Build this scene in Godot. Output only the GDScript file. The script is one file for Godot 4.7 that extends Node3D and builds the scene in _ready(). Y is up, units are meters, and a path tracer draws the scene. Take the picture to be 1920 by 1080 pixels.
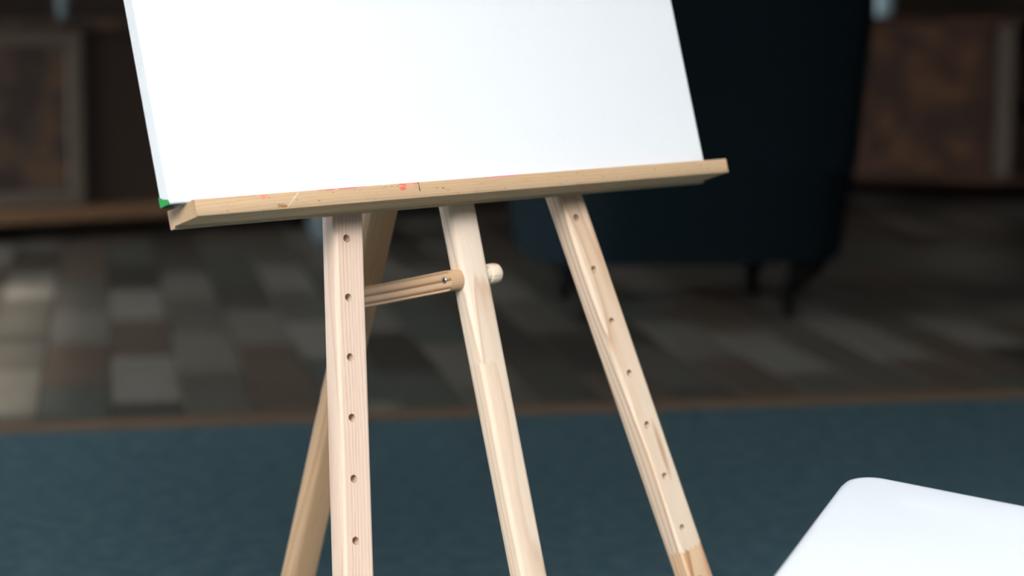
extends Node3D
# An artist's easel with a blank canvas on a blue carpet; behind it, out of focus, a plank floor, a dark armchair and sideboards.
# The room is square to the axes; the camera is turned YAW to the right of the room's depth.

const YAW := 10.8
const EYE := 0.95
const PSI := 0.72924147      # the easel's turn against the camera
const LEAN := 0.29746        # how far its front leans back
const UM := 0.3671           # its middle, along the tray
const UP := 0.3775           # the middle of the post
const TRAY_Y := 0.72415
const SUN := 8.0
const WL := -0.0509          # front of the legs behind the tray's front edge

var M := {}
var rng := RandomNumberGenerator.new()
var taken := {}

# ------------------------------------------------------------------ helpers
func lv(x: float, y: float, z: float) -> Vector3:      # a point right of, above and behind the camera's spot, in the room's axes
	return Vector3(x, y, z).rotated(Vector3.UP, deg_to_rad(-YAW))

func numbered(called: String) -> String:
	var n: int = taken.get(called, 0)
	taken[called] = n + 1
	return called if n == 0 else "%s_%03d" % [called, n]

func thing(called: String, label: String, category: String, at := Vector3.ZERO, turn := 0.0, group := "") -> Node3D:
	var o := Node3D.new()
	o.name = numbered(called)
	add_child(o)
	o.position = at
	o.rotation.y = turn
	o.set_meta("label", label)
	o.set_meta("category", category)
	if group:
		o.set_meta("group", group)
	return o

func structure(called: String) -> Node3D:
	var o := Node3D.new()
	o.name = called
	add_child(o)
	o.set_meta("kind", "structure")
	return o

func part(called: String, mesh: Mesh, m: Material, parent: Node, t := Transform3D()) -> MeshInstance3D:
	var o := MeshInstance3D.new()
	o.name = called
	o.mesh = mesh
	o.material_override = null
	for i in mesh.get_surface_count():
		o.set_surface_override_material(i, m)
	o.transform = t
	parent.add_child(o, true)
	return o

func struct(called: String, mesh: Mesh, m: Material, at := Vector3.ZERO) -> MeshInstance3D:
	var o := part(called, mesh, m, self, Transform3D(Basis(), at))
	o.set_meta("kind", "structure")
	return o

func mat(color: Color, rough := 0.7, spec := 0.5) -> StandardMaterial3D:
	var m := StandardMaterial3D.new()
	m.albedo_color = color
	m.roughness = rough
	m.metallic_specular = spec
	return m

func box(x: float, y: float, z: float) -> BoxMesh:
	var b := BoxMesh.new()
	b.size = Vector3(x, y, z)
	return b

func at(x: float, y: float, z: float) -> Transform3D:
	return Transform3D(Basis(), Vector3(x, y, z))

func tri(st: SurfaceTool, p: Array, n: Array, uv: Array) -> void:
	var order := [0, 1, 2]
	var out: Vector3 = n[0] + n[1] + n[2]
	if (p[1] - p[0]).cross(p[2] - p[0]).dot(out) > 0.0:
		order = [0, 2, 1]
	for i in order:
		st.set_normal(n[i])
		st.set_uv(uv[i])
		st.add_vertex(p[i])

func quad(st: SurfaceTool, p: Array, n: Array, uv: Array) -> void:
	tri(st, [p[0], p[1], p[2]], [n[0], n[1], n[2]], [uv[0], uv[1], uv[2]])
	tri(st, [p[0], p[2], p[3]], [n[0], n[2], n[3]], [uv[0], uv[2], uv[3]])

func begin() -> SurfaceTool:
	var st := SurfaceTool.new()
	st.begin(Mesh.PRIMITIVE_TRIANGLES)
	return st

func rounded_rect(a: float, b: float, r: float, steps := 4) -> PackedVector2Array:   # section in (x, z), counter-clockwise, the front edge (+z) first
	var p := PackedVector2Array()
	for c in [[1, 1, 0.5], [-1, 1, 1.0], [-1, -1, 1.5], [1, -1, 2.0]]:
		var cx: float = c[0] * (a / 2 - r)
		var cz: float = c[1] * (b / 2 - r)
		for k in steps + 1:
			var an: float = PI * (c[2] - 0.5) + PI / 2 * k / steps
			p.append(Vector2(cx + r * cos(an), cz + r * sin(an)))
	# begin with the end of the first corner, so that the front edge comes first
	var q := PackedVector2Array()
	for i in p.size():
		q.append(p[(i + steps) % p.size()])
	return q

func perimeter(sec: PackedVector2Array) -> float:
	var s := 0.0
	for i in sec.size():
		s += sec[i].distance_to(sec[(i + 1) % sec.size()])
	return s

# A section drawn out along y from 0 to L; uv runs round the section and along it. holes: [x, y] drilled into the first edge.
func prism(sec: PackedVector2Array, L: float, holes := [], hole_r := 0.0035, hole_depth := 0.02, smooth_under := 40.0) -> ArrayMesh:
	var st := begin()
	var n := sec.size()
	var P := perimeter(sec)
	var en := []
	for i in n:
		var d: Vector2 = (sec[(i + 1) % n] - sec[i]).normalized()
		en.append(Vector3(d.y, 0, -d.x))
	var area := 0.0
	for i in n:
		area += sec[i].cross(sec[(i + 1) % n])
	if area < 0:
		for i in n:
			en[i] = -en[i]
	var s := 0.0
	for i in n:
		var j := (i + 1) % n
		var a := sec[i]
		var b := sec[j]
		var before: Vector3 = en[(i + n - 1) % n]
		var after: Vector3 = en[j]
		var na: Vector3 = en[i]
		var nb: Vector3 = en[i]
		if before.angle_to(en[i]) < deg_to_rad(smooth_under):
			na = (before + en[i]).normalized()
		if after.angle_to(en[i]) < deg_to_rad(smooth_under):
			nb = (after + en[i]).normalized()
		var len_ := a.distance_to(b)
		var s0 := s / P
		var s1 := (s + len_) / P
		s += len_
		if i == 0 and holes:
			drilled(st, a, b, L, en[0], s0, s1, holes, hole_r, hole_depth)
			continue
		var cuts := 1
		for k in cuts:
			var y0 := L * k / cuts
			var y1 := L * (k + 1) / cuts
			quad(st, [Vector3(a.x, y0, a.y), Vector3(b.x, y0, b.y), Vector3(b.x, y1, b.y), Vector3(a.x, y1, a.y)], [na, nb, nb, na], [Vector2(s0, 1 - y0 / L), Vector2(s1, 1 - y0 / L), Vector2(s1, 1 - y1 / L), Vector2(s0, 1 - y1 / L)])
	var idx := Geometry2D.triangulate_polygon(sec)
	for k in range(0, idx.size(), 3):
		for e in [[0.0, Vector3.DOWN], [L, Vector3.UP]]:
			var ps := []
			var uvs := []
			for q in 3:
				var v := sec[idx[k + q]]
				ps.append(Vector3(v.x, e[0], v.y))
				uvs.append(Vector2(0.5 + v.x * 3, 0.02 + absf(v.y) * 0.05))
			tri(st, ps, [e[1], e[1], e[1]], uvs)
	return st.commit()

func drilled(st: SurfaceTool, a: Vector2, b: Vector2, L: float, nrm: Vector3, s0: float, s1: float, holes: Array, r: float, depth: float) -> void:
	var put := func(x: float, y: float) -> Array:
		var t := (x - a.x) / (b.x - a.x)
		return [Vector3(x, y, a.y), Vector2(lerpf(s0, s1, t), 1 - y / L)]
	var flat := func(c: Array) -> void:
		var v := []
		var u := []
		for q in c:
			var o: Array = put.call(q[0], q[1])
			v.append(o[0])
			u.append(o[1])
		quad(st, v, [nrm, nrm, nrm, nrm], u)
	var h := r * 1.8
	var y := 0.0
	for hole in holes:
		var cx: float = hole[0]
		var cy: float = hole[1]
		flat.call([[a.x, y], [b.x, y], [b.x, cy - h], [a.x, cy - h]])
		var lo := minf(a.x, b.x)
		var hi := maxf(a.x, b.x)
		flat.call([[lo, cy - h], [cx - h, cy - h], [cx - h, cy + h], [lo, cy + h]])
		flat.call([[cx + h, cy - h], [hi, cy - h], [hi, cy + h], [cx + h, cy + h]])
		var N := 24
		for k in N:
			var a0 := TAU * k / N + PI / 4
			var a1 := TAU * (k + 1) / N + PI / 4
			var c0 := Vector2(cos(a0), sin(a0))
			var c1 := Vector2(cos(a1), sin(a1))
			var q0 := c0 / maxf(absf(c0.x), absf(c0.y)) * h
			var q1 := c1 / maxf(absf(c1.x), absf(c1.y)) * h
			flat.call([[cx + c0.x * r, cy + c0.y * r], [cx + q0.x, cy + q0.y], [cx + q1.x, cy + q1.y], [cx + c1.x * r, cy + c1.y * r]])
			var f := Vector3(0, 0, -depth)
			var v0 := Vector3(cx + c0.x * r, cy + c0.y * r, a.y)
			var v1 := Vector3(cx + c1.x * r, cy + c1.y * r, a.y)
			var n0 := Vector3(-c0.x, -c0.y, 0)
			var n1 := Vector3(-c1.x, -c1.y, 0)
			var uv := Vector2((s0 + s1) / 2, 1 - cy / L)
			quad(st, [v0, v1, v1 + f, v0 + f], [n0, n1, n1, n0], [uv, uv + Vector2(0.01, 0), uv + Vector2(0.01, 0.01), uv + Vector2(0, 0.01)])
			tri(st, [v0 + f, v1 + f, Vector3(cx, cy, a.y) + f], [nrm, nrm, nrm], [uv, uv, uv])
		y = cy + h
	flat.call([[a.x, y], [b.x, y], [b.x, L], [a.x, L]])

func lathe(prof: Array, seg := 24) -> ArrayMesh:       # prof: Vector2(radius, y) from bottom to top
	var st := begin()
	for k in seg:
		var a0 := TAU * k / seg
		var a1 := TAU * (k + 1) / seg
		for i in prof.size() - 1:
			var p: Vector2 = prof[i]
			var q: Vector2 = prof[i + 1]
			var d := (q - p).normalized()
			var nr := Vector2(d.y, -d.x)
			var nn := func(an: float) -> Vector3: return Vector3(cos(an) * nr.x, nr.y, sin(an) * nr.x)
			var P := func(v: Vector2, an: float) -> Vector3: return Vector3(cos(an) * v.x, v.y, sin(an) * v.x)
			var v := [P.call(p, a0), P.call(p, a1), P.call(q, a1), P.call(q, a0)]
			quad(st, v, [nn.call(a0), nn.call(a1), nn.call(a1), nn.call(a0)], [Vector2(float(k) / seg, p.y), Vector2(float(k + 1) / seg, p.y), Vector2(float(k + 1) / seg, q.y), Vector2(float(k) / seg, q.y)])
	return st.commit()

func rounded_box(sx: float, sy: float, sz: float, r: float, steps := 3, bulge := 0.0) -> ArrayMesh:
	var st := begin()
	var half := Vector3(sx, sy, sz) / 2
	var inner := half - Vector3(r, r, r)
	var marks := func(h: float) -> Array:
		var o := []
		for k in steps + 1:
			o.append(-h + r * (1 - cos(PI / 2 * k / steps)))
		if bulge > 0.0:
			for k in range(1, 6):
				o.append(lerpf(-h + r, h - r, k / 6.0))
		for k in steps + 1:
			o.append(h - r * (1 - cos(PI / 2 * (steps - k) / steps)))
		return o
	for ax in 3:
		var b := (ax + 1) % 3
		var c := (ax + 2) % 3
		var mb: Array = marks.call(half[b])
		var mc: Array = marks.call(half[c])
		for sgn in [-1.0, 1.0]:
			for i in mb.size() - 1:
				for j in mc.size() - 1:
					var ps := []
					var ns := []
					var us := []
					for q in [[i, j], [i + 1, j], [i + 1, j + 1], [i, j + 1]]:
						var v := Vector3()
						v[ax] = sgn * half[ax]
						v[b] = mb[q[0]]
						v[c] = mc[q[1]]
						var core := v.clamp(-inner, inner)
						var d := (v - core).normalized()
						var pos := core + d * r
						if bulge > 0.0:
							var e := Vector3(1 - pow(pos.x / half.x, 2), 1 - pow(pos.y / half.y, 2), 1 - pow(pos.z / half.z, 2))
							pos[ax] += sgn * bulge * maxf(0, e[b]) * maxf(0, e[c])
						ps.append(pos)
						ns.append(d)
						us.append(Vector2(v[b] / sx, v[c] / sx))
					quad(st, ps, ns, us)
	return st.commit()

func tube(path: Array, radii: Array, seg := 12, squash := 1.0) -> ArrayMesh:
	var st := begin()
	var rings := []
	var norms := []
	for i in path.size():
		var d: Vector3 = (path[mini(i + 1, path.size() - 1)] - path[maxi(i - 1, 0)]).normalized()
		var x := d.cross(Vector3.BACK if absf(d.z) < 0.9 else Vector3.RIGHT).normalized()
		var z := x.cross(d).normalized()
		var ring := []
		var nr := []
		for k in seg:
			var an := TAU * k / seg
			var o: Vector3 = x * cos(an) + z * sin(an) * squash
			ring.append(path[i] + o * radii[i])
			nr.append(o.normalized())
		rings.append(ring)
		norms.append(nr)
	for i in path.size() - 1:
		for k in seg:
			var l := (k + 1) % seg
			quad(st, [rings[i][k], rings[i][l], rings[i + 1][l], rings[i + 1][k]], [norms[i][k], norms[i][l], norms[i + 1][l], norms[i + 1][k]], [Vector2(float(k) / seg, i), Vector2(float(k + 1) / seg, i), Vector2(float(k + 1) / seg, i + 1), Vector2(float(k) / seg, i + 1)])
	for e in [[0, 1], [path.size() - 1, path.size() - 2]]:
		var n: Vector3 = (path[e[0]] - path[e[1]]).normalized()
		for k in seg:
			tri(st, [path[e[0]], rings[e[0]][k], rings[e[0]][(k + 1) % seg]], [n, n, n], [Vector2(), Vector2(), Vector2()])
	return st.commit()

func noise(sd: int, freq: float, octaves := 3) -> FastNoiseLite:
	var n := FastNoiseLite.new()
	n.seed = sd
	n.frequency = freq
	n.noise_type = FastNoiseLite.TYPE_SIMPLEX_SMOOTH
	n.fractal_octaves = octaves
	return n

func noise_tex(sd: int, freq: float, size: int, stops: Array, octaves := 4) -> NoiseTexture2D:
	var t := NoiseTexture2D.new()
	t.width = size
	t.height = size
	t.seamless = true
	t.noise = noise(sd, freq, octaves)
	if stops:
		var g := Gradient.new()
		g.offsets = PackedFloat32Array(stops.map(func(s): return s[0]))
		g.colors = PackedColorArray(stops.map(func(s): return s[1]))
		t.color_ramp = g
	return t

# Wood as growth rings cut by the beam's faces: sec is the section, L the length, heart the pith's place in the section.
func wood_image(sec: PackedVector2Array, L: float, wpx: int, hpx: int, o: Dictionary) -> Image:
	var P := perimeter(sec)
	var pts := []
	for i in wpx:
		var want := (i + 0.5) / wpx * P
		var s := 0.0
		for k in sec.size():
			var l := sec[k].distance_to(sec[(k + 1) % sec.size()])
			if want <= s + l or k == sec.size() - 1:
				pts.append(sec[k].lerp(sec[(k + 1) % sec.size()], clampf((want - s) / l, 0, 1)))
				break
			s += l
	var n1 := noise(o.seed, 1.0, 2)
	var n2 := noise(o.seed + 7, 1.0, 2)
	var n3 := noise(o.seed + 13, 1.0, 1)
	var data := PackedByteArray()
	data.resize(wpx * hpx * 3)
	var heart: Vector2 = o.heart
	var early: Color = o.early
	var late: Color = o.late
	var warm: Color = o.warm
	var at_ := 0
	for j in hpx:
		var y := (1.0 - (j + 0.5) / hpx) * L
		var bend: float = o.bend * n3.get_noise_1d(y * 2.1)
		for i in wpx:
			var p: Vector2 = pts[i]
			var below := 0.0
			if o.has("joint") and y < o.joint + 0.004 * absf(fposmod(i * 0.09, 1.0) * 2.0 - 1.0):
				p += Vector2(0.021, -0.034)
				below = 1.0
			var d: float = p.distance_to(heart) + bend + o.warp * n1.get_noise_3d(p.x * 22.0, y * o.wave, p.y * 22.0)
			var t := fposmod(d / o.ring, 1.0)
			var line := t * t * t * t * (1.0 if t < 0.9 else (1.0 - t) * 10.0)
			var ringtone := 0.5 + 0.5 * n3.get_noise_1d(floorf(d / o.ring) * 3.7)
			var f := n2.get_noise_3d(p.x * 1500.0, y * 26.0, p.y * 1500.0)
			var g := n1.get_noise_3d(p.x * 40.0 + 9.0, y * 1.6, p.y * 40.0)
			var c := early.lerp(late, clampf(line * o.contrast * (0.4 + ringtone), 0, 1))
			c = c.lerp(warm, clampf(0.5 + g * 1.2, 0, 1) * o.warmth)
			if below > 0.0:
				c *= o.below
			var k: float = 1.0 + o.fibre * f
			data[at_] = int(clampf(c.r * k, 0, 1) * 255)
			data[at_ + 1] = int(clampf(c.g * k, 0, 1) * 255)
			data[at_ + 2] = int(clampf(c.b * k, 0, 1) * 255)
			at_ += 3
	return Image.create_from_data(wpx, hpx, false, Image.FORMAT_RGB8, data)

func wood_mat(im: Image, rough := 0.55, spec := 0.35) -> StandardMaterial3D:
	var m := mat(Color.WHITE, rough, spec)
	m.albedo_texture = ImageTexture.create_from_image(im)
	return m

# ------------------------------------------------------------------ scene
func _ready() -> void:
	rng.seed = 11
	view_and_light()
	materials()
	room()
	easel()
	canvas()
	white_chair()
	armchair()
	sideboards()
	small_things()

func view_and_light() -> void:
	var cam := Camera3D.new()
	cam.name = "camera"
	cam.position = Vector3(0, EYE, 0)
	cam.rotation_degrees = Vector3(-8.2087, -YAW, 0.206)
	var lens := CameraAttributesPhysical.new()
	lens.frustum_focal_length = 4000.0 / 1080.0 * 24.0
	lens.frustum_focus_distance = 2.2
	lens.exposure_aperture = 3.7
	lens.frustum_near = 0.05
	lens.frustum_far = 100.0
	cam.attributes = lens
	cam.fov = rad_to_deg(2.0 * atan(540.0 / 4000.0))
	add_child(cam)
	cam.current = true

	var sky := ProceduralSkyMaterial.new()              # a bright overcast sky outside the windows behind the camera
	sky.sky_top_color = Color(0.975, 0.985, 1.0)
	sky.sky_horizon_color = Color(0.98, 0.99, 1.0)
	sky.ground_bottom_color = Color(0.5, 0.5, 0.5)
	sky.ground_horizon_color = Color(0.62, 0.63, 0.64)
	sky.sky_energy_multiplier = 6.0
	sky.ground_energy_multiplier = 3.0
	var sun := DirectionalLight3D.new()                 # a low hazy sun that reaches the floor through the garden door on the left
	sun.name = "sun"
	sun.look_at_from_position(Vector3.ZERO, Vector3(2.0, -1.386, 0.05))
	sun.light_energy = SUN
	sun.light_color = Color(1.0, 0.96, 0.9)
	sun.light_angular_distance = 2.0
	sun.sky_mode = DirectionalLight3D.SKY_MODE_LIGHT_ONLY
	sun.shadow_enabled = true
	add_child(sun)
	var env := Environment.new()
	env.background_mode = Environment.BG_SKY
	env.sky = Sky.new()
	env.sky.sky_material = sky
	env.tonemap_mode = Environment.TONE_MAPPER_LINEAR
	env.tonemap_exposure = 0.27
	env.sdfgi_enabled = true
	env.ssao_enabled = true
	env.ssil_enabled = true
	var we := WorldEnvironment.new()
	we.name = "world_environment"
	we.environment = env
	add_child(we)

func materials() -> void:
	# upholstery, plastic, metal
	M.canvas = mat(Color(0.95, 0.955, 0.955), 0.85, 0.3)
	M.canvas.heightmap_enabled = true
	M.canvas.heightmap_texture = noise_tex(3, 0.05, 256, [])
	M.canvas.heightmap_scale = 0.02
	M.canvas.uv1_triplanar = true
	M.canvas.uv1_scale = Vector3(14, 14, 14)
	M.green = mat(Color(0.06, 0.64, 0.27), 0.5)
	M.dark_green = mat(Color(0.12, 0.22, 0.14), 0.6)  # the green paint darkened in colour for the shade under the canvas
	M.plastic = mat(Color(0.885, 0.90, 0.915), 0.42, 0.4)
	M.steel = mat(Color(0.7, 0.7, 0.68), 0.35)
	M.steel.metallic = 1.0
	M.slot_shade = mat(Color(0.12, 0.12, 0.12), 0.6)  # near-black for the shade inside the screw's cross recess
	M.cloth = mat(Color(0.08, 0.12, 0.135), 0.95, 0.15)
	M.cloth.heightmap_enabled = true
	M.cloth.heightmap_texture = noise_tex(5, 0.08, 256, [])
	M.cloth.heightmap_scale = 0.1
	M.cloth.uv1_triplanar = true
	M.cloth.uv1_scale = Vector3(6, 6, 6)
	M.ebony = mat(Color(0.035, 0.033, 0.032), 0.75, 0.25)
	M.wall = mat(Color(0.235, 0.20, 0.175), 0.9, 0.2)
	M.plaster = mat(Color(0.62, 0.61, 0.59), 0.9, 0.2)
	M.frame = mat(Color(0.8, 0.8, 0.8), 0.5)
	M.strip = mat(Color(0.44, 0.36, 0.29), 0.5)
	M.underlay = mat(Color(0.07, 0.065, 0.06), 0.9)
	M.porcelain = mat(Color(0.72, 0.84, 0.87), 0.2)
	M.blue_vase = mat(Color(0.25, 0.30, 0.31), 0.5)
	# carpet: woven wool in mottled blue-greens
	M.carpet = mat(Color.WHITE, 1.0, 0.1)
	M.carpet.albedo_texture = noise_tex(21, 0.02, 1024, [[0.0, Color(0.225, 0.31, 0.35)], [0.45, Color(0.265, 0.355, 0.385)], [0.6, Color(0.28, 0.37, 0.395)], [1.0, Color(0.325, 0.405, 0.42)]], 7)
	M.carpet.heightmap_enabled = true
	M.carpet.heightmap_texture = noise_tex(22, 0.3, 512, [], 2)
	M.carpet.heightmap_scale = 0.15
	M.carpet.uv1_triplanar = true
	M.carpet.uv1_world_triplanar = true
	M.carpet.uv1_scale = Vector3(0.9, 0.9, 0.9)
	# old stained cabinet wood
	M.rustic = mat(Color.WHITE, 0.6, 0.3)
	M.rustic.albedo_texture = noise_tex(31, 0.006, 512, [[0.25, Color(0.25, 0.215, 0.195)], [0.45, Color(0.295, 0.245, 0.22)], [0.6, Color(0.325, 0.27, 0.23)], [0.8, Color(0.38, 0.30, 0.23)]], 3)
	M.rustic.uv1_triplanar = true
	M.rustic.uv1_scale = Vector3(1.6, 1.6, 1.6)
	M.redwood = mat(Color.WHITE, 0.6, 0.3)
	M.redwood.albedo_texture = noise_tex(37, 0.006, 512, [[0.25, Color(0.235, 0.175, 0.15)], [0.45, Color(0.285, 0.195, 0.155)], [0.6, Color(0.31, 0.215, 0.165)], [0.8, Color(0.37, 0.265, 0.19)]], 3)
	M.redwood.uv1_triplanar = true
	M.redwood.uv1_scale = Vector3(1.7, 1.7, 1.7)
	M.grey_wood = mat(Color(0.38, 0.34, 0.30), 0.6, 0.3)
	M.edge_wood = mat(Color(0.47, 0.36, 0.26), 0.6, 0.3)
	M.umber = mat(Color(0.235, 0.195, 0.17), 0.65, 0.25)

func room() -> void:
	var X := 4.6
	var ZB := -10.6
	var ZF := 3.4
	var H := 3.0
	# ceiling with a long skylight over the camera
	var XL := -3.2
	var xa := -2.9
	var xb := 1.7
	var z0 := 0.1
	var z1 := 2.9
	var mid := (X + XL) / 2
	var wide := X - XL + 0.4
	var ce := structure("ceiling")
	part("slab", box(wide, 0.2, z0 - ZB + 0.2), M.plaster, ce, at(mid, H + 0.1, (z0 + ZB - 0.2) / 2))
	part("slab", box(wide, 0.2, ZF - z1 + 0.2), M.plaster, ce, at(mid, H + 0.1, (ZF + 0.2 + z1) / 2))
	part("slab", box(xa - XL + 0.2, 0.2, z1 - z0), M.plaster, ce, at((xa + XL - 0.2) / 2, H + 0.1, (z0 + z1) / 2))
	part("slab", box(X + 0.2 - xb, 0.2, z1 - z0), M.plaster, ce, at((X + 0.2 + xb) / 2, H + 0.1, (z0 + z1) / 2))
	var sk := structure("window_1")
	for x in [xa + 0.03, lerpf(xa, xb, 0.333), lerpf(xa, xb, 0.667), xb - 0.03]:
		part("bar", box(0.06, 0.08, z1 - z0), M.frame, sk, at(x, H + 0.16, (z0 + z1) / 2))
	for z in [z0 + 0.03, z1 - 0.03]:
		part("rail", box(xb - xa - 0.12, 0.08, 0.06), M.frame, sk, at((xa + xb) / 2, H + 0.16, z))
	struct("wall_back", box(wide, H, 0.2), M.wall, Vector3(mid, H / 2, ZB - 0.1))
	struct("wall_front", box(wide, H, 0.2), M.wall, Vector3(mid, H / 2, ZF + 0.1))
	struct("wall_right", box(0.2, H, ZF - ZB), M.wall, Vector3(X + 0.1, H / 2, (ZF + ZB) / 2))
	# left wall with a wide garden door
	var da := -6.9
	var db := -4.75
	var dh := 2.25
	var wl := structure("wall_left")
	part("masonry", box(0.2, H, ZF - db), M.wall, wl, at(XL - 0.1, H / 2, (ZF + db) / 2))
	part("masonry", box(0.2, H, da - ZB), M.wall, wl, at(XL - 0.1, H / 2, (da + ZB) / 2))
	part("lintel", box(0.2, H - dh, db - da), M.wall, wl, at(XL - 0.1, (H + dh) / 2, (da + db) / 2))
	var dr := structure("door_1")
	for z in [da + 0.03, (da + db) / 2, db - 0.03]:
		part("stile", box(0.07, dh - 0.06, 0.06), M.frame, dr, at(XL - 0.1, (dh - 0.06) / 2, z))
	part("rail", box(0.07, 0.06, db - da), M.frame, dr, at(XL - 0.1, dh - 0.03, (da + db) / 2))
	# floor: a slab, the carpet up to its edge, the threshold strip and the planks beyond
	var ZC := -4.537
	var fl := structure("floor")
	part("subfloor", box(wide, 0.1, ZF - ZB + 0.4), M.underlay, fl, at(mid, -0.068, (ZF + ZB) / 2))
	var carpet := struct("carpet", box(X - XL, 0.018, ZF - ZC), M.carpet, Vector3(mid, -0.009, (ZF + ZC) / 2))
	carpet.set_meta("label", "mottled dark blue wool carpet under the easel")
	var strip := struct("trim_1", prism(PackedVector2Array([Vector2(0.05, 0), Vector2(0.035, 0.006), Vector2(-0.035, 0.006), Vector2(-0.05, 0), Vector2(-0.05, -0.015), Vector2(0.05, -0.015)]), X - XL, [], 0, 0, 20), M.strip)
	strip.transform = Transform3D(Basis(Vector3(0, 0, -1), Vector3(1, 0, 0), Vector3(0, 1, 0)), Vector3(XL, 0, ZC - 0.045))
	strip.transform.basis = Basis(Vector3(0, 0, 1), Vector3(1, 0, 0), Vector3(0, 1, 0))
	planks(fl, ZC - 0.09)

func planks(fl: Node3D, z_from: float) -> void:
	var ims := []
	for v in 3:
		ims.append(wood_image(PackedVector2Array([Vector2(-0.075, 0), Vector2(0.075, 0)]), 0.85, 64, 256, {"seed": 60 + v * 5, "heart": Vector2(0.03 - 0.04 * v, -0.09), "early": Color(1, 1, 1), "late": Color(0.6, 0.57, 0.54), "warm": Color(0.8, 0.77, 0.72), "warmth": 0.5, "ring": 0.011, "warp": 0.012, "bend": 0.02, "wave": 2.5, "contrast": 0.9, "fibre": 0.12}))
	var tones := [Color(0.27, 0.255, 0.235), Color(0.31, 0.30, 0.28), Color(0.37, 0.36, 0.335), Color(0.44, 0.43, 0.405), Color(0.49, 0.48, 0.455), Color(0.375, 0.335, 0.30), Color(0.33, 0.345, 0.325)]
	var mats := []
	for t in tones.size():
		for v in 2:
			var m := wood_mat(ims[(t + v) % 3], 0.42, 0.4)
			m.albedo_color = tones[t]
			mats.append(m)
	var W := 0.16
	var L := 0.6
	var shape := plank_mesh(W - 0.003, L - 0.003, 0.018)
	var rest := begin()                                  # the planks to the sides of the view, joined
	var x := -3.2
	var row := 0
	while x < 4.6:
		var z := z_from - (fposmod(row * 0.37, L)) + L
		while z - L > z_from:
			z -= L
		var first := true
		while z > -10.6:
			var z1 := minf(z, z_from)
			var z0 := maxf(z - L, -10.6)
			if z1 - z0 > 0.05:
				var mid := Vector3(x + W / 2, 0, (z0 + z1) / 2)
				var side := mid.rotated(Vector3.UP, deg_to_rad(YAW))
				if absf(side.x) < -side.z * 0.24 + 0.55:
					var o := part("plank", shape if z1 - z0 > L - 0.01 else plank_mesh(W - 0.003, z1 - z0 - 0.003, 0.018), mats[rng.randi() % mats.size()], fl, Transform3D(Basis(), Vector3(mid.x, rng.randf_range(-0.0008, 0.0), mid.z)))
				else:
					rest.set_color(tones[rng.randi() % tones.size()].srgb_to_linear())
					plank_into(rest, W - 0.003, z1 - z0 - 0.003, 0.018, mid)
			z -= L
			first = false
		x += W
		row += 1
	var rm := wood_mat(ims[0], 0.42, 0.4)
	rm.vertex_color_use_as_albedo = true
	part("plank_field", rest.commit(), rm, fl).set_meta("kind", "stuff")

func plank_mesh(w: float, l: float, h: float) -> ArrayMesh:
	var st := begin()
	plank_into(st, w, l, h, Vector3.ZERO)
	return st.commit()

func plank_into(st: SurfaceTool, w: float, l: float, h: float, o_: Vector3) -> void:
	var c := 0.003
	var hw := w / 2
	var hl := l / 2
	var top := [Vector3(-hw + c, 0, -hl + c), Vector3(hw - c, 0, -hl + c), Vector3(hw - c, 0, hl - c), Vector3(-hw + c, 0, hl - c)]
	var mid := [Vector3(-hw, -c, -hl), Vector3(hw, -c, -hl), Vector3(hw, -c, hl), Vector3(-hw, -c, hl)]
	var shift := func(list: Array) -> Array: return list.map(func(q): return q + o_)
	var U := [Vector2(0, 0), Vector2(1, 0), Vector2(1, 1), Vector2(0, 1)]
	quad(st, shift.call(top), [Vector3.UP, Vector3.UP, Vector3.UP, Vector3.UP], U)
	for i in 4:
		var j := (i + 1) % 4
		var o: Vector3 = ((mid[i] + mid[j]) / 2 * Vector3(1, 0, 1)).normalized()
		var n := (o + Vector3.UP).normalized()
		quad(st, shift.call([mid[i], mid[j], top[j], top[i]]), [n, n, n, n], [U[i], U[j], U[j], U[i]])
		quad(st, shift.call([mid[i] + Vector3(0, -h + c, 0), mid[j] + Vector3(0, -h + c, 0), mid[j], mid[i]]), [o, o, o, o], [U[i], U[j], U[j], U[i]])

# ---- the easel: its own axes are x along the tray, y up, z towards the front; u, v, w run along the tray, up the slope and out of it
func E(u: float, v: float, w: float) -> Vector3:
	return Vector3(u - UM, TRAY_Y + v * cos(LEAN) + w * sin(LEAN), -v * sin(LEAN) + w * cos(LEAN))

func slope() -> Basis:
	return Basis(Vector3.RIGHT, Vector3(0, cos(LEAN), -sin(LEAN)), Vector3(0, sin(LEAN), cos(LEAN)))

func easel_spot() -> Vector3:
	var o := Vector3(-0.30281, 0, -2.03994)
	return lv(o.x + UM * cos(PSI), 0, o.z - UM * sin(PSI))

func beam(called: String, parent: Node, A: Vector3, B: Vector3, front: Vector3, sec: PackedVector2Array, m: Material, holes := []) -> MeshInstance3D:
	var y := (B - A).normalized()
	var x := y.cross(front).normalized()
	var z := x.cross(y)
	return part(called, prism(sec, A.distance_to(B), holes, 0.0043, 0.017), m, parent, Transform3D(Basis(x, y, z), A))

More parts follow.
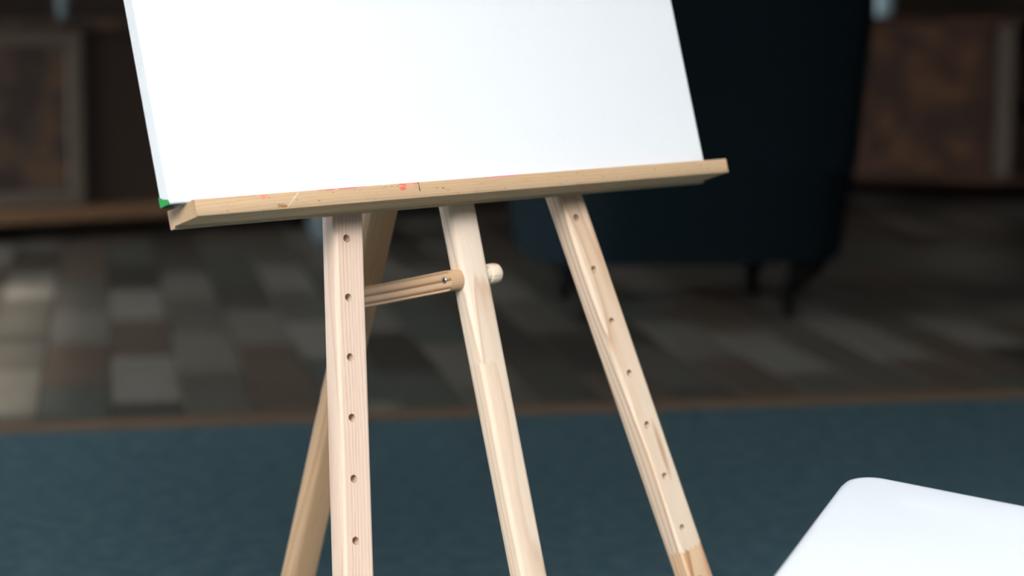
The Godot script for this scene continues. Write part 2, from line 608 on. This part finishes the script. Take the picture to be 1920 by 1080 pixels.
func easel() -> void:
	var turn := PSI - deg_to_rad(YAW)
	var t := thing("easel", "light pine wooden A-frame easel standing on the blue carpet", "easel", easel_spot(), turn)
	var n := slope().z
	var sec := rounded_rect(0.038, 0.0248, 0.0045)
	var post_sec := rounded_rect(0.038, 0.0235, 0.0065, 5)
	var L := 1.55
	var pine := {"early": Color(0.885, 0.785, 0.70), "late": Color(0.72, 0.54, 0.41), "warm": Color(0.865, 0.735, 0.625), "warmth": 0.35, "bend": 0.004, "wave": 1.6, "fibre": 0.03}
	var left_wood: Dictionary = pine.merged({"seed": 101, "heart": Vector2(0.09, 0.02), "ring": 0.0042, "warp": 0.0034, "contrast": 0.7, "late": Color(0.74, 0.55, 0.43)}, true)
	var post_wood: Dictionary = pine.merged({"seed": 203, "heart": Vector2(0.012, -0.075), "ring": 0.0065, "warp": 0.006, "contrast": 0.6, "bend": 0.012, "joint": 0.428, "below": Color(1.0, 0.99, 0.98), "early": Color(0.925, 0.845, 0.755), "warm": Color(0.91, 0.80, 0.685)}, true)
	var right_wood: Dictionary = pine.merged({"seed": 307, "heart": Vector2(0.006, -0.075), "ring": 0.0070, "warp": 0.007, "contrast": 1.3, "bend": 0.006, "joint": 0.325, "below": Color(0.97, 0.91, 0.84), "early": Color(0.925, 0.835, 0.735), "warm": Color(0.90, 0.765, 0.63)}, true)
	var rear_wood: Dictionary = pine.merged({"seed": 409, "heart": Vector2(0.07, 0.03), "ring": 0.0045, "warp": 0.002, "contrast": 0.75})
	left_wood.early = Color(0.91, 0.81, 0.735)
	right_wood.warmth = 0.5
	rear_wood.early = Color(0.86, 0.72, 0.57)
	rear_wood.warm = Color(0.80, 0.62, 0.45)
	rear_wood.late = Color(0.62, 0.45, 0.32)
	var lw := wood_mat(wood_image(sec, L, 160, 1536, left_wood))
	var pw := wood_mat(wood_image(post_sec, L, 160, 1536, post_wood))
	var rw := wood_mat(wood_image(sec, L, 160, 1536, right_wood))
	var bw := wood_mat(wood_image(sec, 1.0, 160, 1024, rear_wood))
	# front legs
	var wc := WL - 0.0124
	for s in [-1, 1]:
		var k: float = 0.1955 if s < 0 else 0.1859
		var u0: float = 0.2197 + 0.0028 * k if s < 0 else 0.5394 - 0.0023 * k   # the leg's middle at v = 0
		var foot := E(u0 + s * k * 0.748, -0.748, wc)
		var top := E(u0 - s * k * 0.78, 0.78, wc)
		var along := foot.distance_to(top)
		var holes := []
		var count := 7 if s < 0 else 8
		for i in count:
			var v: float = -0.0285 - 0.063 * i * cos(atan(k))
			var f: float = (v + 0.748) / (0.78 + 0.748)
			holes.append([-0.004, f * along])
		holes.reverse()
		beam("front_leg", t, foot, top, n, sec, lw if s < 0 else rw, holes)
	# the middle post
	beam("center_post", t, E(UP, -0.60, wc), E(UP, 0.92, wc), n, post_sec, pw)
	# hinge block at the head, holding the front legs together
	part("head_block", rounded_box(0.16, 0.05, 0.022, 0.004), pw, t, Transform3D(slope(), E(UM, 0.76, WL - 0.037)))
	part("crossbar", rounded_box(0.42, 0.036, 0.02, 0.003), pw, t, Transform3D(slope(), E(UM, 0.19, WL - 0.036)))
	# rear leg, hinged behind the post
	var off := UP - UM
	var ra := Vector3(off, 0.008, -0.4375)
	var rb := ra + (Vector3(off, 0.689, -0.196) - Vector3(off, 0.2195, -0.362)).normalized() * 1.0
	rb = ra + (rb - ra) * 0.93
	var dir := (rb - ra).normalized()
	beam("rear_leg", t, ra, rb, Vector3(0, 0, 1) - dir * dir.z, sec, bw)
	part("hinge", rounded_box(0.05, 0.05, 0.012, 0.002), M.steel, t, Transform3D(slope(), E(UM, 0.19, WL - 0.052)))
	# stretcher bar between post and rear leg, its front end rounded
	var bs := PackedVector2Array()
	var hh := 0.0112
	for k in 13:
		var an := PI / 2 - PI * k / 12.0
		bs.append(Vector2(hh * 0.75 * cos(an), hh * sin(an)))
	bs.append(Vector2(-0.21, -hh))
	bs.append(Vector2(-0.21, hh))
	var bar := stretcher_mesh(bs, 0.018)
	var bm := wood_mat(wood_image(PackedVector2Array([Vector2(-0.0112, 0), Vector2(0.0112, 0)]), 0.26, 64, 512, pine.merged({"seed": 511, "heart": Vector2(0.05, 0.004), "ring": 0.0085, "warp": 0.0012, "contrast": 1.5, "early": Color(0.88, 0.73, 0.57), "warm": Color(0.84, 0.66, 0.49), "late": Color(0.45, 0.27, 0.17)}, true)))
	var tilt := Basis(Vector3.RIGHT, 0.065)
	var bar_basis := slope() * tilt * Basis(Vector3(0, 0, 1), Vector3(0, 1, 0), Vector3(-1, 0, 0))
	var ub := UP - 0.0188 - 0.0092
	var st := part("stretcher_bar", bar, bm, t, Transform3D(bar_basis, E(ub, -0.0832, -0.060)))
	var sw := part("screw", lathe([Vector2(0.0036, -0.002), Vector2(0.0036, 0.0004), Vector2(0.003, 0.0011), Vector2(0.0, 0.0012)], 20), M.steel, st, Transform3D(Basis(Vector3.BACK, PI / 2) * Basis(), Vector3()))
	sw.transform = Transform3D(Basis(Vector3.RIGHT, PI / 2), Vector3(-0.0035, 0.001, 0.009))
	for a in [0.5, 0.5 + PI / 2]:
		part("slot_shade", box(0.0038, 0.0004, 0.0009), M.slot_shade, sw, Transform3D(Basis(Vector3.UP, a), Vector3(0, 0.00125, 0)))  # dark bars laid on the head, painted as the recess's shade
	# the peg through the post
	var peg := lathe([Vector2(0.0, -0.03), Vector2(0.0092, -0.03), Vector2(0.0092, 0.006), Vector2(0.0105, 0.0065), Vector2(0.0114, 0.008), Vector2(0.0116, 0.011), Vector2(0.0116, 0.0165), Vector2(0.0108, 0.020), Vector2(0.0085, 0.0225), Vector2(0.005, 0.024), Vector2(0.0, 0.0244)], 32)
	var kn := part("peg", peg, pw, t, Transform3D(slope() * Basis(Vector3(0, 0, 1), Vector3(1, 0, 0), Vector3(0, 1, 0)), E(UM + 0.0285, -0.081, WL - 0.0124)))
	kn.set_meta("label", "round turned wooden peg")
	tray(t)

func stretcher_mesh(outline: PackedVector2Array, thick: float) -> ArrayMesh:
	var st := begin()
	var n := outline.size()
	var uv := func(p: Vector2) -> Vector2: return Vector2((p.y + 0.0112) / 0.0448, 0.95 + p.x * 3.6)
	for i in n:
		var a := outline[i]
		var b := outline[(i + 1) % n]
		var e := (b - a).normalized()
		var nn := Vector3(-e.y, e.x, 0)
		if nn.dot(Vector3((a.x + b.x) / 2 + 0.1, (a.y + b.y) / 2, 0)) < 0:
			nn = -nn
		quad(st, [Vector3(a.x, a.y, -thick / 2), Vector3(b.x, b.y, -thick / 2), Vector3(b.x, b.y, thick / 2), Vector3(a.x, a.y, thick / 2)], [nn, nn, nn, nn], [uv.call(a), uv.call(b), uv.call(b) + Vector2(0.3, 0), uv.call(a) + Vector2(0.3, 0)] if i > 11 else [Vector2(0.12, 0.9), Vector2(0.14, 0.9), Vector2(0.14, 0.92), Vector2(0.12, 0.92)])
	var idx := Geometry2D.triangulate_polygon(outline)
	for k in range(0, idx.size(), 3):
		for s in [-1.0, 1.0]:
			var ps := []
			var us := []
			for q in 3:
				var p := outline[idx[k + q]]
				ps.append(Vector3(p.x, p.y, s * thick / 2))
				us.append(uv.call(p))
			tri(st, ps, [Vector3(0, 0, s), Vector3(0, 0, s), Vector3(0, 0, s)], us)
	return st.commit()

func tray(t: Node3D) -> void:
	var W := 0.7525
	# section: x is depth (0 at the front, negative behind), y is height; the front face first
	var sec := PackedVector2Array([Vector2(0, 0.0008), Vector2(0, 0.0158), Vector2(-0.0008, 0.0168), Vector2(-0.0062, 0.0172), Vector2(-0.0068, 0.0160), Vector2(-0.0505, 0.0160), Vector2(-0.0505, -0.0022), Vector2(-0.0495, -0.0032), Vector2(-0.0430, -0.0032), Vector2(-0.0415, -0.0006), Vector2(-0.0008, 0.0)])
	var im := wood_image(sec, W, 256, 2048, {"seed": 601, "heart": Vector2(-0.04, -0.09), "early": Color(0.83, 0.70, 0.555), "late": Color(0.74, 0.59, 0.44), "warm": Color(0.785, 0.64, 0.485), "warmth": 0.5, "ring": 0.0035, "warp": 0.002, "bend": 0.004, "wave": 1.5, "contrast": 0.8, "fibre": 0.035})
	var P := perimeter(sec)
	# flecks of the beech and the paint and dents on its front edge: [place along, height on the face, length, height, colour]
	var r := RandomNumberGenerator.new()
	r.seed = 77
	var marks := []
	for k in 380:
		marks.append([r.randf() * W, r.randf() * P, r.randf_range(0.001, 0.004), 0.0005, Color(0.66, 0.50, 0.36), 0.55])
	for k in 14:
		marks.append([r.randf() * W, r.randf_range(0.001, 0.014), r.randf_range(0.0006, 0.0018), 0.0007, Color(0.42, 0.27, 0.18), 0.8])
	var red := Color(0.87, 0.16, 0.36)
	var pink := Color(0.93, 0.33, 0.58)
	var coral := Color(0.93, 0.42, 0.36)
	for k in 60:
		marks.append([r.randf_range(0.147, 0.207), r.randf_range(0.0152, 0.0195), r.randf_range(0.004, 0.012), 0.0010, red, 0.85])
		marks.append([r.randf_range(0.366, 0.418), r.randf_range(0.0154, 0.0195), r.randf_range(0.004, 0.012), 0.0010, pink, 0.85])
	for k in 24:
		marks.append([r.randf_range(0.252, 0.2585), r.randf_range(0.0085, 0.0165), 0.0030, 0.0016, coral, 0.6])
		marks.append([r.randf_range(0.245, 0.275), r.randf_range(0.0145, 0.0165), 0.0040, 0.0007, coral, 0.5])
		marks.append([r.randf_range(0.262, 0.270), r.randf_range(0.010, 0.0150), 0.0030, 0.0012, Color(0.93, 0.62, 0.53), 0.35])
		marks.append([r.randf_range(0.076, 0.084), r.randf_range(0.0105, 0.0150), 0.0025, 0.0012, Color(0.94, 0.55, 0.45), 0.4])
		marks.append([r.randf_range(0.095, 0.104), r.randf_range(0.0010, 0.0045), 0.003, 0.0012, Color(0.62, 0.40, 0.24), 0.3])
		marks.append([r.randf_range(0.418, 0.432), r.randf_range(0.006, 0.012), 0.004, 0.0012, Color(0.80, 0.62, 0.40), 0.2])
	for k in 14:
		marks.append([0.2775 + 0.0003 * sin(k), 0.0065 + k * 0.0007, 0.0011, 0.0009, Color(0.22, 0.12, 0.08), 0.9 if k > 10 or k < 6 else 0.35])
		marks.append([0.1075 + k * 0.0011, 0.002 + k * 0.00095, 0.0016, 0.0009, Color(0.95, 0.86, 0.74), 0.7])
	marks.append([0.3085, 0.0070, 0.0016, 0.0012, Color(0.30, 0.16, 0.09), 0.9])
	marks.append([0.3105, 0.0080, 0.0010, 0.0010, Color(0.45, 0.27, 0.16), 0.9])
	for mk in marks:
		var x0: int = int(mk[1] / P * 256)
		var x1: int = maxi(x0 + 1, int((mk[1] + mk[3]) / P * 256 + 0.5))
		var y1: int = int((1.0 - mk[0] / W) * 2048)
		var y0: int = mini(y1 - 1, int((1.0 - (mk[0] + mk[2]) / W) * 2048))
		for yy in range(maxi(0, y0), mini(2048, y1)):
			for xx in range(maxi(0, x0), mini(256, x1)):
				im.set_pixel(xx, yy, im.get_pixel(xx, yy).lerp(mk[4], mk[5]))
	var m := wood_mat(im, 0.5, 0.35)
	# prism: x of the section becomes z (depth), z becomes y (height), its length runs along the tray
	var o := part("canvas_tray", prism(sec, W, [], 0, 0, 60), m, t)
	o.transform = Transform3D(slope() * Basis(Vector3(0, 0, 1), Vector3(1, 0, 0), Vector3(0, 1, 0)), E(0, 0, 0))
	o.set_meta("label", "beech ledge with red and pink paint marks on its front edge")

func canvas() -> void:
	var turn := PSI - deg_to_rad(YAW)
	var e := Transform3D(Basis(Vector3.UP, turn), easel_spot())
	var base := e * E(0, 0.0147, -0.0222)
	var t := Node3D.new()
	t.name = numbered("canvas")
	add_child(t)
	t.transform = Transform3D(e.basis * slope(), e * E(0.3546, 0.0162, -0.0172))
	t.set_meta("label", "blank white stretched canvas resting on the ledge of the wooden easel")
	t.set_meta("category", "canvas")
	var w := 0.7474
	var h := 0.62
	var d := 0.0195
	part("stretched_cloth", rounded_box(w, h, d, 0.003), M.canvas, t, at(0, h / 2, -d / 2 + 0.005))
	for s in [-1, 1]:
		part("stretcher_slat", box(0.04, h - 0.08, 0.01), M.frame, t, at(s * (w / 2 - 0.05), h / 2, -d + 0.002))
	# dried green paint on the lower left corner, underside shade in its colour
	var g := PackedVector2Array([Vector2(-0.0138, 0.0002), Vector2(0.0022, 0.0002), Vector2(0.0030, 0.0035), Vector2(0.0012, 0.0052), Vector2(-0.003, 0.0050), Vector2(-0.0065, 0.0070), Vector2(-0.0105, 0.0092), Vector2(-0.0138, 0.0102)])
	part("paint_patch", sheet(g, Vector3(-w / 2 - 0.0004, 0, 0), Vector3.BACK, Vector3.UP, Vector3.LEFT), M.green, t)
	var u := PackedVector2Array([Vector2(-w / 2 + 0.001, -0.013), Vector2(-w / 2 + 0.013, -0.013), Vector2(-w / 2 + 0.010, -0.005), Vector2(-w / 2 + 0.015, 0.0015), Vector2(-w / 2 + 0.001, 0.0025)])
	part("paint_patch", sheet(u, Vector3(0, -0.0003, 0), Vector3.RIGHT, Vector3.BACK, Vector3.DOWN), M.dark_green, t)  # underside paint, with the shade put into its darker green

func sheet(outline: PackedVector2Array, o: Vector3, x: Vector3, y: Vector3, n: Vector3) -> ArrayMesh:   # a layer of paint 0.6 mm thick
	var st := begin()
	var idx := Geometry2D.triangulate_polygon(outline)
	var put := func(p: Vector2, k: float) -> Vector3: return o + x * p.x + y * p.y + n * k
	for k in range(0, idx.size(), 3):
		for s in [-1.0, 1.0]:
			var ps := []
			for q in 3:
				ps.append(put.call(outline[idx[k + q]], 0.0003 * s))
			tri(st, ps, [n * s, n * s, n * s], [Vector2(), Vector2(), Vector2()])
	var c := Vector2()
	for p in outline:
		c += p / outline.size()
	for i in outline.size():
		var a := outline[i]
		var b := outline[(i + 1) % outline.size()]
		var dd := ((a + b) / 2 - c).normalized()
		var nn := x * dd.x + y * dd.y
		quad(st, [put.call(a, -0.0003), put.call(b, -0.0003), put.call(b, 0.0003), put.call(a, 0.0003)], [nn, nn, nn, nn], [Vector2(), Vector2(), Vector2(), Vector2()])
	return st.commit()

# ---- a white moulded chair; only the corner of its seat reaches into the picture
func white_chair() -> void:
	var c0 := lv(0.34345, 0.46, -2.12115)
	var e1 := lv(0.83912552, -0.05685699, 0.54095808)
	var e2 := lv(-0.36960662, -0.09712663, 0.92409813)
	var up := e2.cross(e1).normalized()
	if up.y < 0:
		up = -up
	var t := thing("plastic_chair", "white moulded plastic chair with a smooth seat and rounded corners", "chair", Vector3(c0.x + 0.15, 0, c0.z + 0.35))
	# the seat's outline on its plane: front edge along e2, one side along e1, narrowing to the back
	var x := e2
	var y := up.cross(x).normalized()
	if y.dot(e1) < 0:
		y = -y
	var side := Vector2(e1.dot(x), e1.dot(y))
	var fw := 0.44
	var depth := 0.42
	var a := Vector2.ZERO
	var b := Vector2(fw, 0)
	var p3 := side * depth / side.y
	var p2 := Vector2(fw - p3.x, p3.y)
	var ring := round_corners([a, b, p2, p3], 0.034, 8)
	var steps := [[0.004, -0.030], [0.001, -0.022], [0.0, -0.013], [0.0015, -0.006], [0.006, -0.0015], [0.013, 0.0], [0.055, -0.0004], [0.066, -0.0016], [0.08, -0.0022], [0.13, -0.003]]
	var loops := []
	for s in steps:
		loops.append(inset(ring, s[0]).map(func(q): return Vector3(q.x, s[1], q.y)))
	var st := begin()
	var norms := []
	for k in loops.size():
		var nr := []
		var m: int = loops[k].size()
		for i in m:
			var tang: Vector3 = loops[k][(i + 1) % m] - loops[k][(i + m - 1) % m]
			var rise: Vector3 = loops[mini(k + 1, loops.size() - 1)][i] - loops[maxi(k - 1, 0)][i]
			var nn := tang.cross(rise).normalized()
			if nn.y < 0 and k > 3 or k <= 3 and nn.dot(loops[k][i] - Vector3(fw / 2, 0, depth / 2)) < 0:
				nn = -nn
			nr.append(nn)
		norms.append(nr)
	for k in loops.size() - 1:
		var m: int = loops[k].size()
		for i in m:
			var j := (i + 1) % m
			quad(st, [loops[k][i], loops[k][j], loops[k + 1][j], loops[k + 1][i]], [norms[k][i], norms[k][j], norms[k + 1][j], norms[k + 1][i]], [Vector2(), Vector2(), Vector2(), Vector2()])
	for e in [[loops.size() - 1, Vector3.UP], [0, Vector3.DOWN]]:
		var l: Array = loops[e[0]]
		var mid := Vector3()
		for q in l:
			mid += q / l.size()
		for i in l.size():
			tri(st, [mid, l[i], l[(i + 1) % l.size()]], [e[1], e[1], e[1]], [Vector2(), Vector2(), Vector2()])
	var seat_t := Transform3D(Basis(x, up, y), c0 - t.position)
	part("seat", st.commit(), M.plastic, t, seat_t)
	# legs under the four corners, backrest behind
	for q in [Vector2(0.05, 0.05), Vector2(fw - 0.05, 0.05), Vector2(fw - 0.12, depth - 0.04), Vector2(0.12, depth - 0.04)]:
		var top: Vector3 = seat_t * Vector3(q.x, -0.024, q.y)
		var foot := Vector3(top.x * 1.04, 0.0, top.z * 1.04)
		part("leg", tube([foot, top], [0.012, 0.017]), M.plastic, t)
	var bk := seat_t * Transform3D(Basis(Vector3.RIGHT, 0.16), Vector3(fw / 2, 0.13, depth - 0.01))
	part("backrest", rounded_box(0.34, 0.25, 0.014, 0.006, 3, 0.0), M.plastic, t, bk)

func round_corners(p: Array, r: float, n: int) -> Array:
	var o := []
	for i in p.size():
		var c: Vector2 = p[i]
		var d0: Vector2 = (p[(i + p.size() - 1) % p.size()] - c).normalized()
		var d1: Vector2 = (p[(i + 1) % p.size()] - c).normalized()
		var half := acos(clampf(d0.dot(d1), -1, 1)) / 2
		var run := r / tan(half)
		var mid: Vector2 = c + (d0 + d1).normalized() * r / sin(half)
		var v0 := c + d0 * run - mid
		var v1 := c + d1 * run - mid
		var sweep := v0.angle_to(v1)
		for k in n + 1:
			o.append(mid + v0.rotated(sweep * k / n))
	return o

func inset(p: Array, by: float) -> Array:
	var o := []
	var c := Vector2()
	for q in p:
		c += q / p.size()
	var n := p.size()
	for i in n:
		var tang: Vector2 = (p[(i + 1) % n] - p[(i + n - 1) % n]).normalized()
		var inw := Vector2(-tang.y, tang.x)
		if inw.dot(c - p[i]) < 0:
			inw = -inw
		# past the corner's radius the corner points meet; keep them apart by drawing them to the middle
		var k := minf(by, 0.03)
		var q: Vector2 = p[i] + inw * k
		if by > k:
			q = q + (c - q) * (by - k) / 0.17
		o.append(q)
	return o

# ---- the dark armchair, its back towards the easel
func armchair() -> void:
	var spot := lv(0.475, 0, -6.22)
	var t := thing("armchair", "dark navy upholstered armchair on curved black legs behind the easel", "armchair", spot, deg_to_rad(-YAW + 8.0))
	# plan: a rounded tub open to the far side (-z); half width grows a little with height
	var wide := func(y: float) -> float: return 0.46 + 0.05 * smoothstep(0.17, 0.55, y) + 0.035 * smoothstep(0.5, 0.95, y)
	var plan := func(a: float, y: float, grow: float) -> Vector3:
		var hw: float = wide.call(y) + grow
		var hd := 0.34 + grow
		var ca := cos(a)
		var sa := sin(a)
		return Vector3(signf(ca) * pow(absf(ca), 0.45) * hw, y, signf(sa) * pow(absf(sa), 0.5) * hd)
	var st := begin()
	# base block
	var N := 48
	var ys := [0.165, 0.172, 0.20, 0.30, 0.40, 0.44]
	var gr := [-0.02, -0.004, 0.0, 0.0, 0.0, 0.0]
	for k in ys.size() - 1:
		for i in N:
			var a0 := TAU * i / N
			var a1 := TAU * (i + 1) / N
			var ps := [plan.call(a0, ys[k], gr[k]), plan.call(a1, ys[k], gr[k]), plan.call(a1, ys[k + 1], gr[k + 1]), plan.call(a0, ys[k + 1], gr[k + 1])]
			var ns := ps.map(func(q): return Vector3(q.x * q.x * q.x, 0, q.z * q.z * q.z * 2.0).normalized())
			quad(st, ps, ns, [Vector2(), Vector2(), Vector2(), Vector2()])
	for e in [[0, Vector3.DOWN], [ys.size() - 1, Vector3.UP]]:
		for i in N:
			tri(st, [Vector3(0, ys[e[0]], 0), plan.call(TAU * i / N, ys[e[0]], gr[e[0]]), plan.call(TAU * (i + 1) / N, ys[e[0]], gr[e[0]])], [e[1], e[1], e[1]], [Vector2(), Vector2(), Vector2()])
	part("seat_base", st.commit(), M.cloth, t)
	# back and arms in one curved shell, its top sweeping down to the arms
	var sh := begin()
	var S := 60
	var T := 14
	var cols := []
	for i in S + 1:
		var a := lerpf(-0.42, PI + 0.42, float(i) / S)
		var back := smoothstep(-0.1, 0.75, sin(a))
		var top := lerpf(0.64, 1.06, back)
		var col := []
		for k in T + 1:                              # outer face, rolled top, inner face
			var f := float(k) / T
			if f < 0.5:
				var y := lerpf(0.42, top - 0.05, f * 2)
				col.append(plan.call(a, y, 0.002))
			elif f < 0.7:
				var an := PI * (f - 0.5) / 0.2
				var mid: Vector3 = plan.call(a, top - 0.05, -0.058)
				var out: Vector3 = plan.call(a, top - 0.05, 0.002) - mid
				col.append(mid + out * cos(an) + Vector3.UP * 0.05 * sin(an))
			else:
				var y := lerpf(top - 0.05, 0.42, (f - 0.7) / 0.3)
				col.append(plan.call(a, y, -0.118))
		cols.append(col)
	for i in S:
		for k in T:
			var ps := [cols[i][k], cols[i + 1][k], cols[i + 1][k + 1], cols[i][k + 1]]
			var n: Vector3 = (ps[2] - ps[0]).cross(ps[3] - ps[1]).normalized()
			quad(sh, ps, [n, n, n, n], [Vector2(), Vector2(), Vector2(), Vector2()])
	for i in [0, S]:
		for k in range(1, T):
			var n := Vector3(0, 0, -1)
			tri(sh, [cols[i][0], cols[i][k], cols[i][k + 1]], [n, n, n], [Vector2(), Vector2(), Vector2()])
	part("backrest_and_arms", sh.commit(), M.cloth, t)
	part("seat_cushion", rounded_box(0.60, 0.13, 0.54, 0.045, 3, 0.02), M.cloth, t, at(0, 0.49, -0.07))
	# curved legs
	for s in [[1, 1], [-1, 1], [1, -1], [-1, -1]]:
		var k := Vector3(s[0] * 0.30, 0, s[1] * 0.215)
		var o := Vector3(s[0], 0, s[1] * 0.6).normalized()
		var path := [k + o * 0.0 + Vector3(0, 0.0, 0), k - o * 0.012 + Vector3(0, 0.03, 0), k - o * 0.012 + Vector3(0, 0.065, 0), k + o * 0.008 + Vector3(0, 0.105, 0), k + o * 0.04 + Vector3(0, 0.14, 0), k + o * 0.055 + Vector3(0, 0.18, 0)]
		part("leg", tube(path, [0.020, 0.018, 0.021, 0.028, 0.042, 0.055]), M.ebony, t)

func cabinet_door(parent: Node3D, x0: float, x1: float, y0: float, y1: float, z: float, frame_m: Material, panel_m: Material, knob_side: float) -> void:
	var d := part("door", box(x1 - x0 - 0.09, y1 - y0 - 0.09, 0.012), panel_m, parent, at((x0 + x1) / 2, (y0 + y1) / 2, z - 0.006))
	for s in [-1, 1]:
		part("stile", rounded_box(0.055, y1 - y0, 0.024, 0.004), frame_m, d, at(s * ((x1 - x0) / 2 - 0.0275), 0, 0.006))
		part("rail", rounded_box(x1 - x0 - 0.11, 0.055, 0.024, 0.004), frame_m, d, at(0, s * ((y1 - y0) / 2 - 0.0275), 0.006))
	part("knob", lathe([Vector2(0.006, 0), Vector2(0.006, 0.012), Vector2(0.014, 0.016), Vector2(0.013, 0.026), Vector2(0.0, 0.030)], 16), M.ebony, d, Transform3D(Basis(Vector3.RIGHT, PI / 2), Vector3(knob_side * ((x1 - x0) / 2 - 0.028), 0.02, 0.016)))

func sideboards() -> void:
	# left one: framed doors beside plain darker ones; its front runs from the near left to the far right
	var p := lv(-1.575, 0, -7.80)                     # foot of the line between the two kinds of door
	var t := thing("sideboard", "weathered brown wooden sideboard with framed doors beside plain darker doors", "sideboard", p, deg_to_rad(-YAW + 30.0))
	var D := 0.42
	part("bottom_board", rounded_box(1.90, 0.05, D + 0.05, 0.006), M.edge_wood, t, at(0.0, 0.10, -D / 2 + 0.025))
	part("top_board", rounded_box(1.90, 0.035, D + 0.03, 0.006), M.rustic, t, at(0.0, 0.785, -D / 2 + 0.015))
	part("back_panel", box(1.86, 0.65, 0.015), M.rustic, t, at(0, 0.445, -D + 0.01))
	for x in [-0.92, -0.01, 0.92]:
		part("upright", box(0.03, 0.645, D - 0.02), M.rustic, t, at(x, 0.446, -D / 2))
	cabinet_door(t, -0.90, -0.455, 0.13, 0.765, 0.0, M.grey_wood, M.rustic, 1)
	cabinet_door(t, -0.45, 0.005, 0.13, 0.765, 0.0, M.grey_wood, M.rustic, -1)
	for x in [0.235, 0.68]:
		var pd := part("door", rounded_box(0.44, 0.635, 0.02, 0.004), M.umber, t, at(x, 0.447, -0.03))
		part("knob", lathe([Vector2(0.006, 0), Vector2(0.006, 0.012), Vector2(0.014, 0.016), Vector2(0.013, 0.026), Vector2(0.0, 0.030)], 16), M.ebony, pd, Transform3D(Basis(Vector3.RIGHT, PI / 2), Vector3(0.19 if x < 0.5 else -0.19, 0.05, 0.01)))
	for s in [[-0.88, -0.05], [0.88, -0.05], [-0.88, -D + 0.05], [0.88, -D + 0.05]]:
		part("foot", rounded_box(0.06, 0.08, 0.06, 0.006), M.ebony, t, at(s[0], 0.04, s[1]))
	# right one: red-brown front panel, a pale upright and a dark bay
	var q := lv(2.105, 0, -9.15)
	var r := thing("sideboard", "red-brown wooden sideboard behind the dark armchair, raised over a dark gap", "sideboard", q, deg_to_rad(-YAW - 12.0))
	part("bottom_board", rounded_box(2.2, 0.035, D, 0.005), M.redwood, r, at(-0.2, 0.108, -D / 2))
	part("top_board", rounded_box(2.2, 0.035, D + 0.02, 0.006), M.redwood, r, at(-0.2, 0.785, -D / 2 + 0.01))
	part("back_panel", box(2.16, 0.65, 0.015), M.redwood, r, at(-0.2, 0.445, -D + 0.01))
	for x in [-1.28, 0.88]:
		part("upright", box(0.03, 0.645, D - 0.02), M.redwood, r, at(x, 0.446, -D / 2))
	part("upright", rounded_box(0.075, 0.645, 0.05, 0.006), M.grey_wood, r, at(0.0, 0.446, -0.015))
	for x in [-0.66, -0.04]:
		var d := part("door", rounded_box(0.60, 0.635, 0.022, 0.004), M.redwood, r, at(x - 0.31, 0.446, -0.011))
		part("knob", lathe([Vector2(0.006, 0), Vector2(0.006, 0.012), Vector2(0.014, 0.016), Vector2(0.013, 0.026), Vector2(0.0, 0.030)], 16), M.ebony, d, Transform3D(Basis(Vector3.RIGHT, PI / 2), Vector3(0.25 if x < -0.3 else -0.25, 0.05, 0.011)))
	part("shelf", box(0.80, 0.02, D - 0.06), M.redwood, r, at(0.46, 0.45, -D / 2 - 0.02))
	for s in [[-1.25, -0.06], [0.85, -0.06], [-1.25, -D + 0.05], [0.85, -D + 0.05]]:
		part("foot", rounded_box(0.06, 0.092, 0.06, 0.006), M.ebony, r, at(s[0], 0.046, s[1]))

func jar(called: String, label: String, category: String, spot: Vector3, r: float, h: float, m: Material) -> void:
	var t := thing(called, label, category, spot)
	part("body", lathe([Vector2(0.0, 0.0), Vector2(r * 0.72, 0.0), Vector2(r * 0.92, h * 0.06), Vector2(r, h * 0.2), Vector2(r, h * 0.62), Vector2(r * 0.8, h * 0.8), Vector2(r * 0.55, h * 0.88)], 28), m, t)
	part("neck", lathe([Vector2(r * 0.55, h * 0.88), Vector2(r * 0.52, h * 0.95), Vector2(r * 0.62, h), Vector2(r * 0.5, h), Vector2(r * 0.42, h * 0.94), Vector2(0.0, h * 0.9)], 28), m, t)

func small_things() -> void:
	jar("vase", "pale blue glazed vase standing on the red-brown sideboard", "vase", lv(1.60, 0.8025, -9.30), 0.045, 0.22, M.porcelain)
	jar("vase", "dull blue glazed vase standing on the weathered brown sideboard", "vase", lv(-1.64, 0.8025, -7.86), 0.03, 0.2, M.blue_vase)
	jar("floor_vase", "tall blue-grey vase standing on the plank floor behind the easel", "vase", lv(-0.66, 0.0, -7.75), 0.09, 0.5, M.blue_vase)
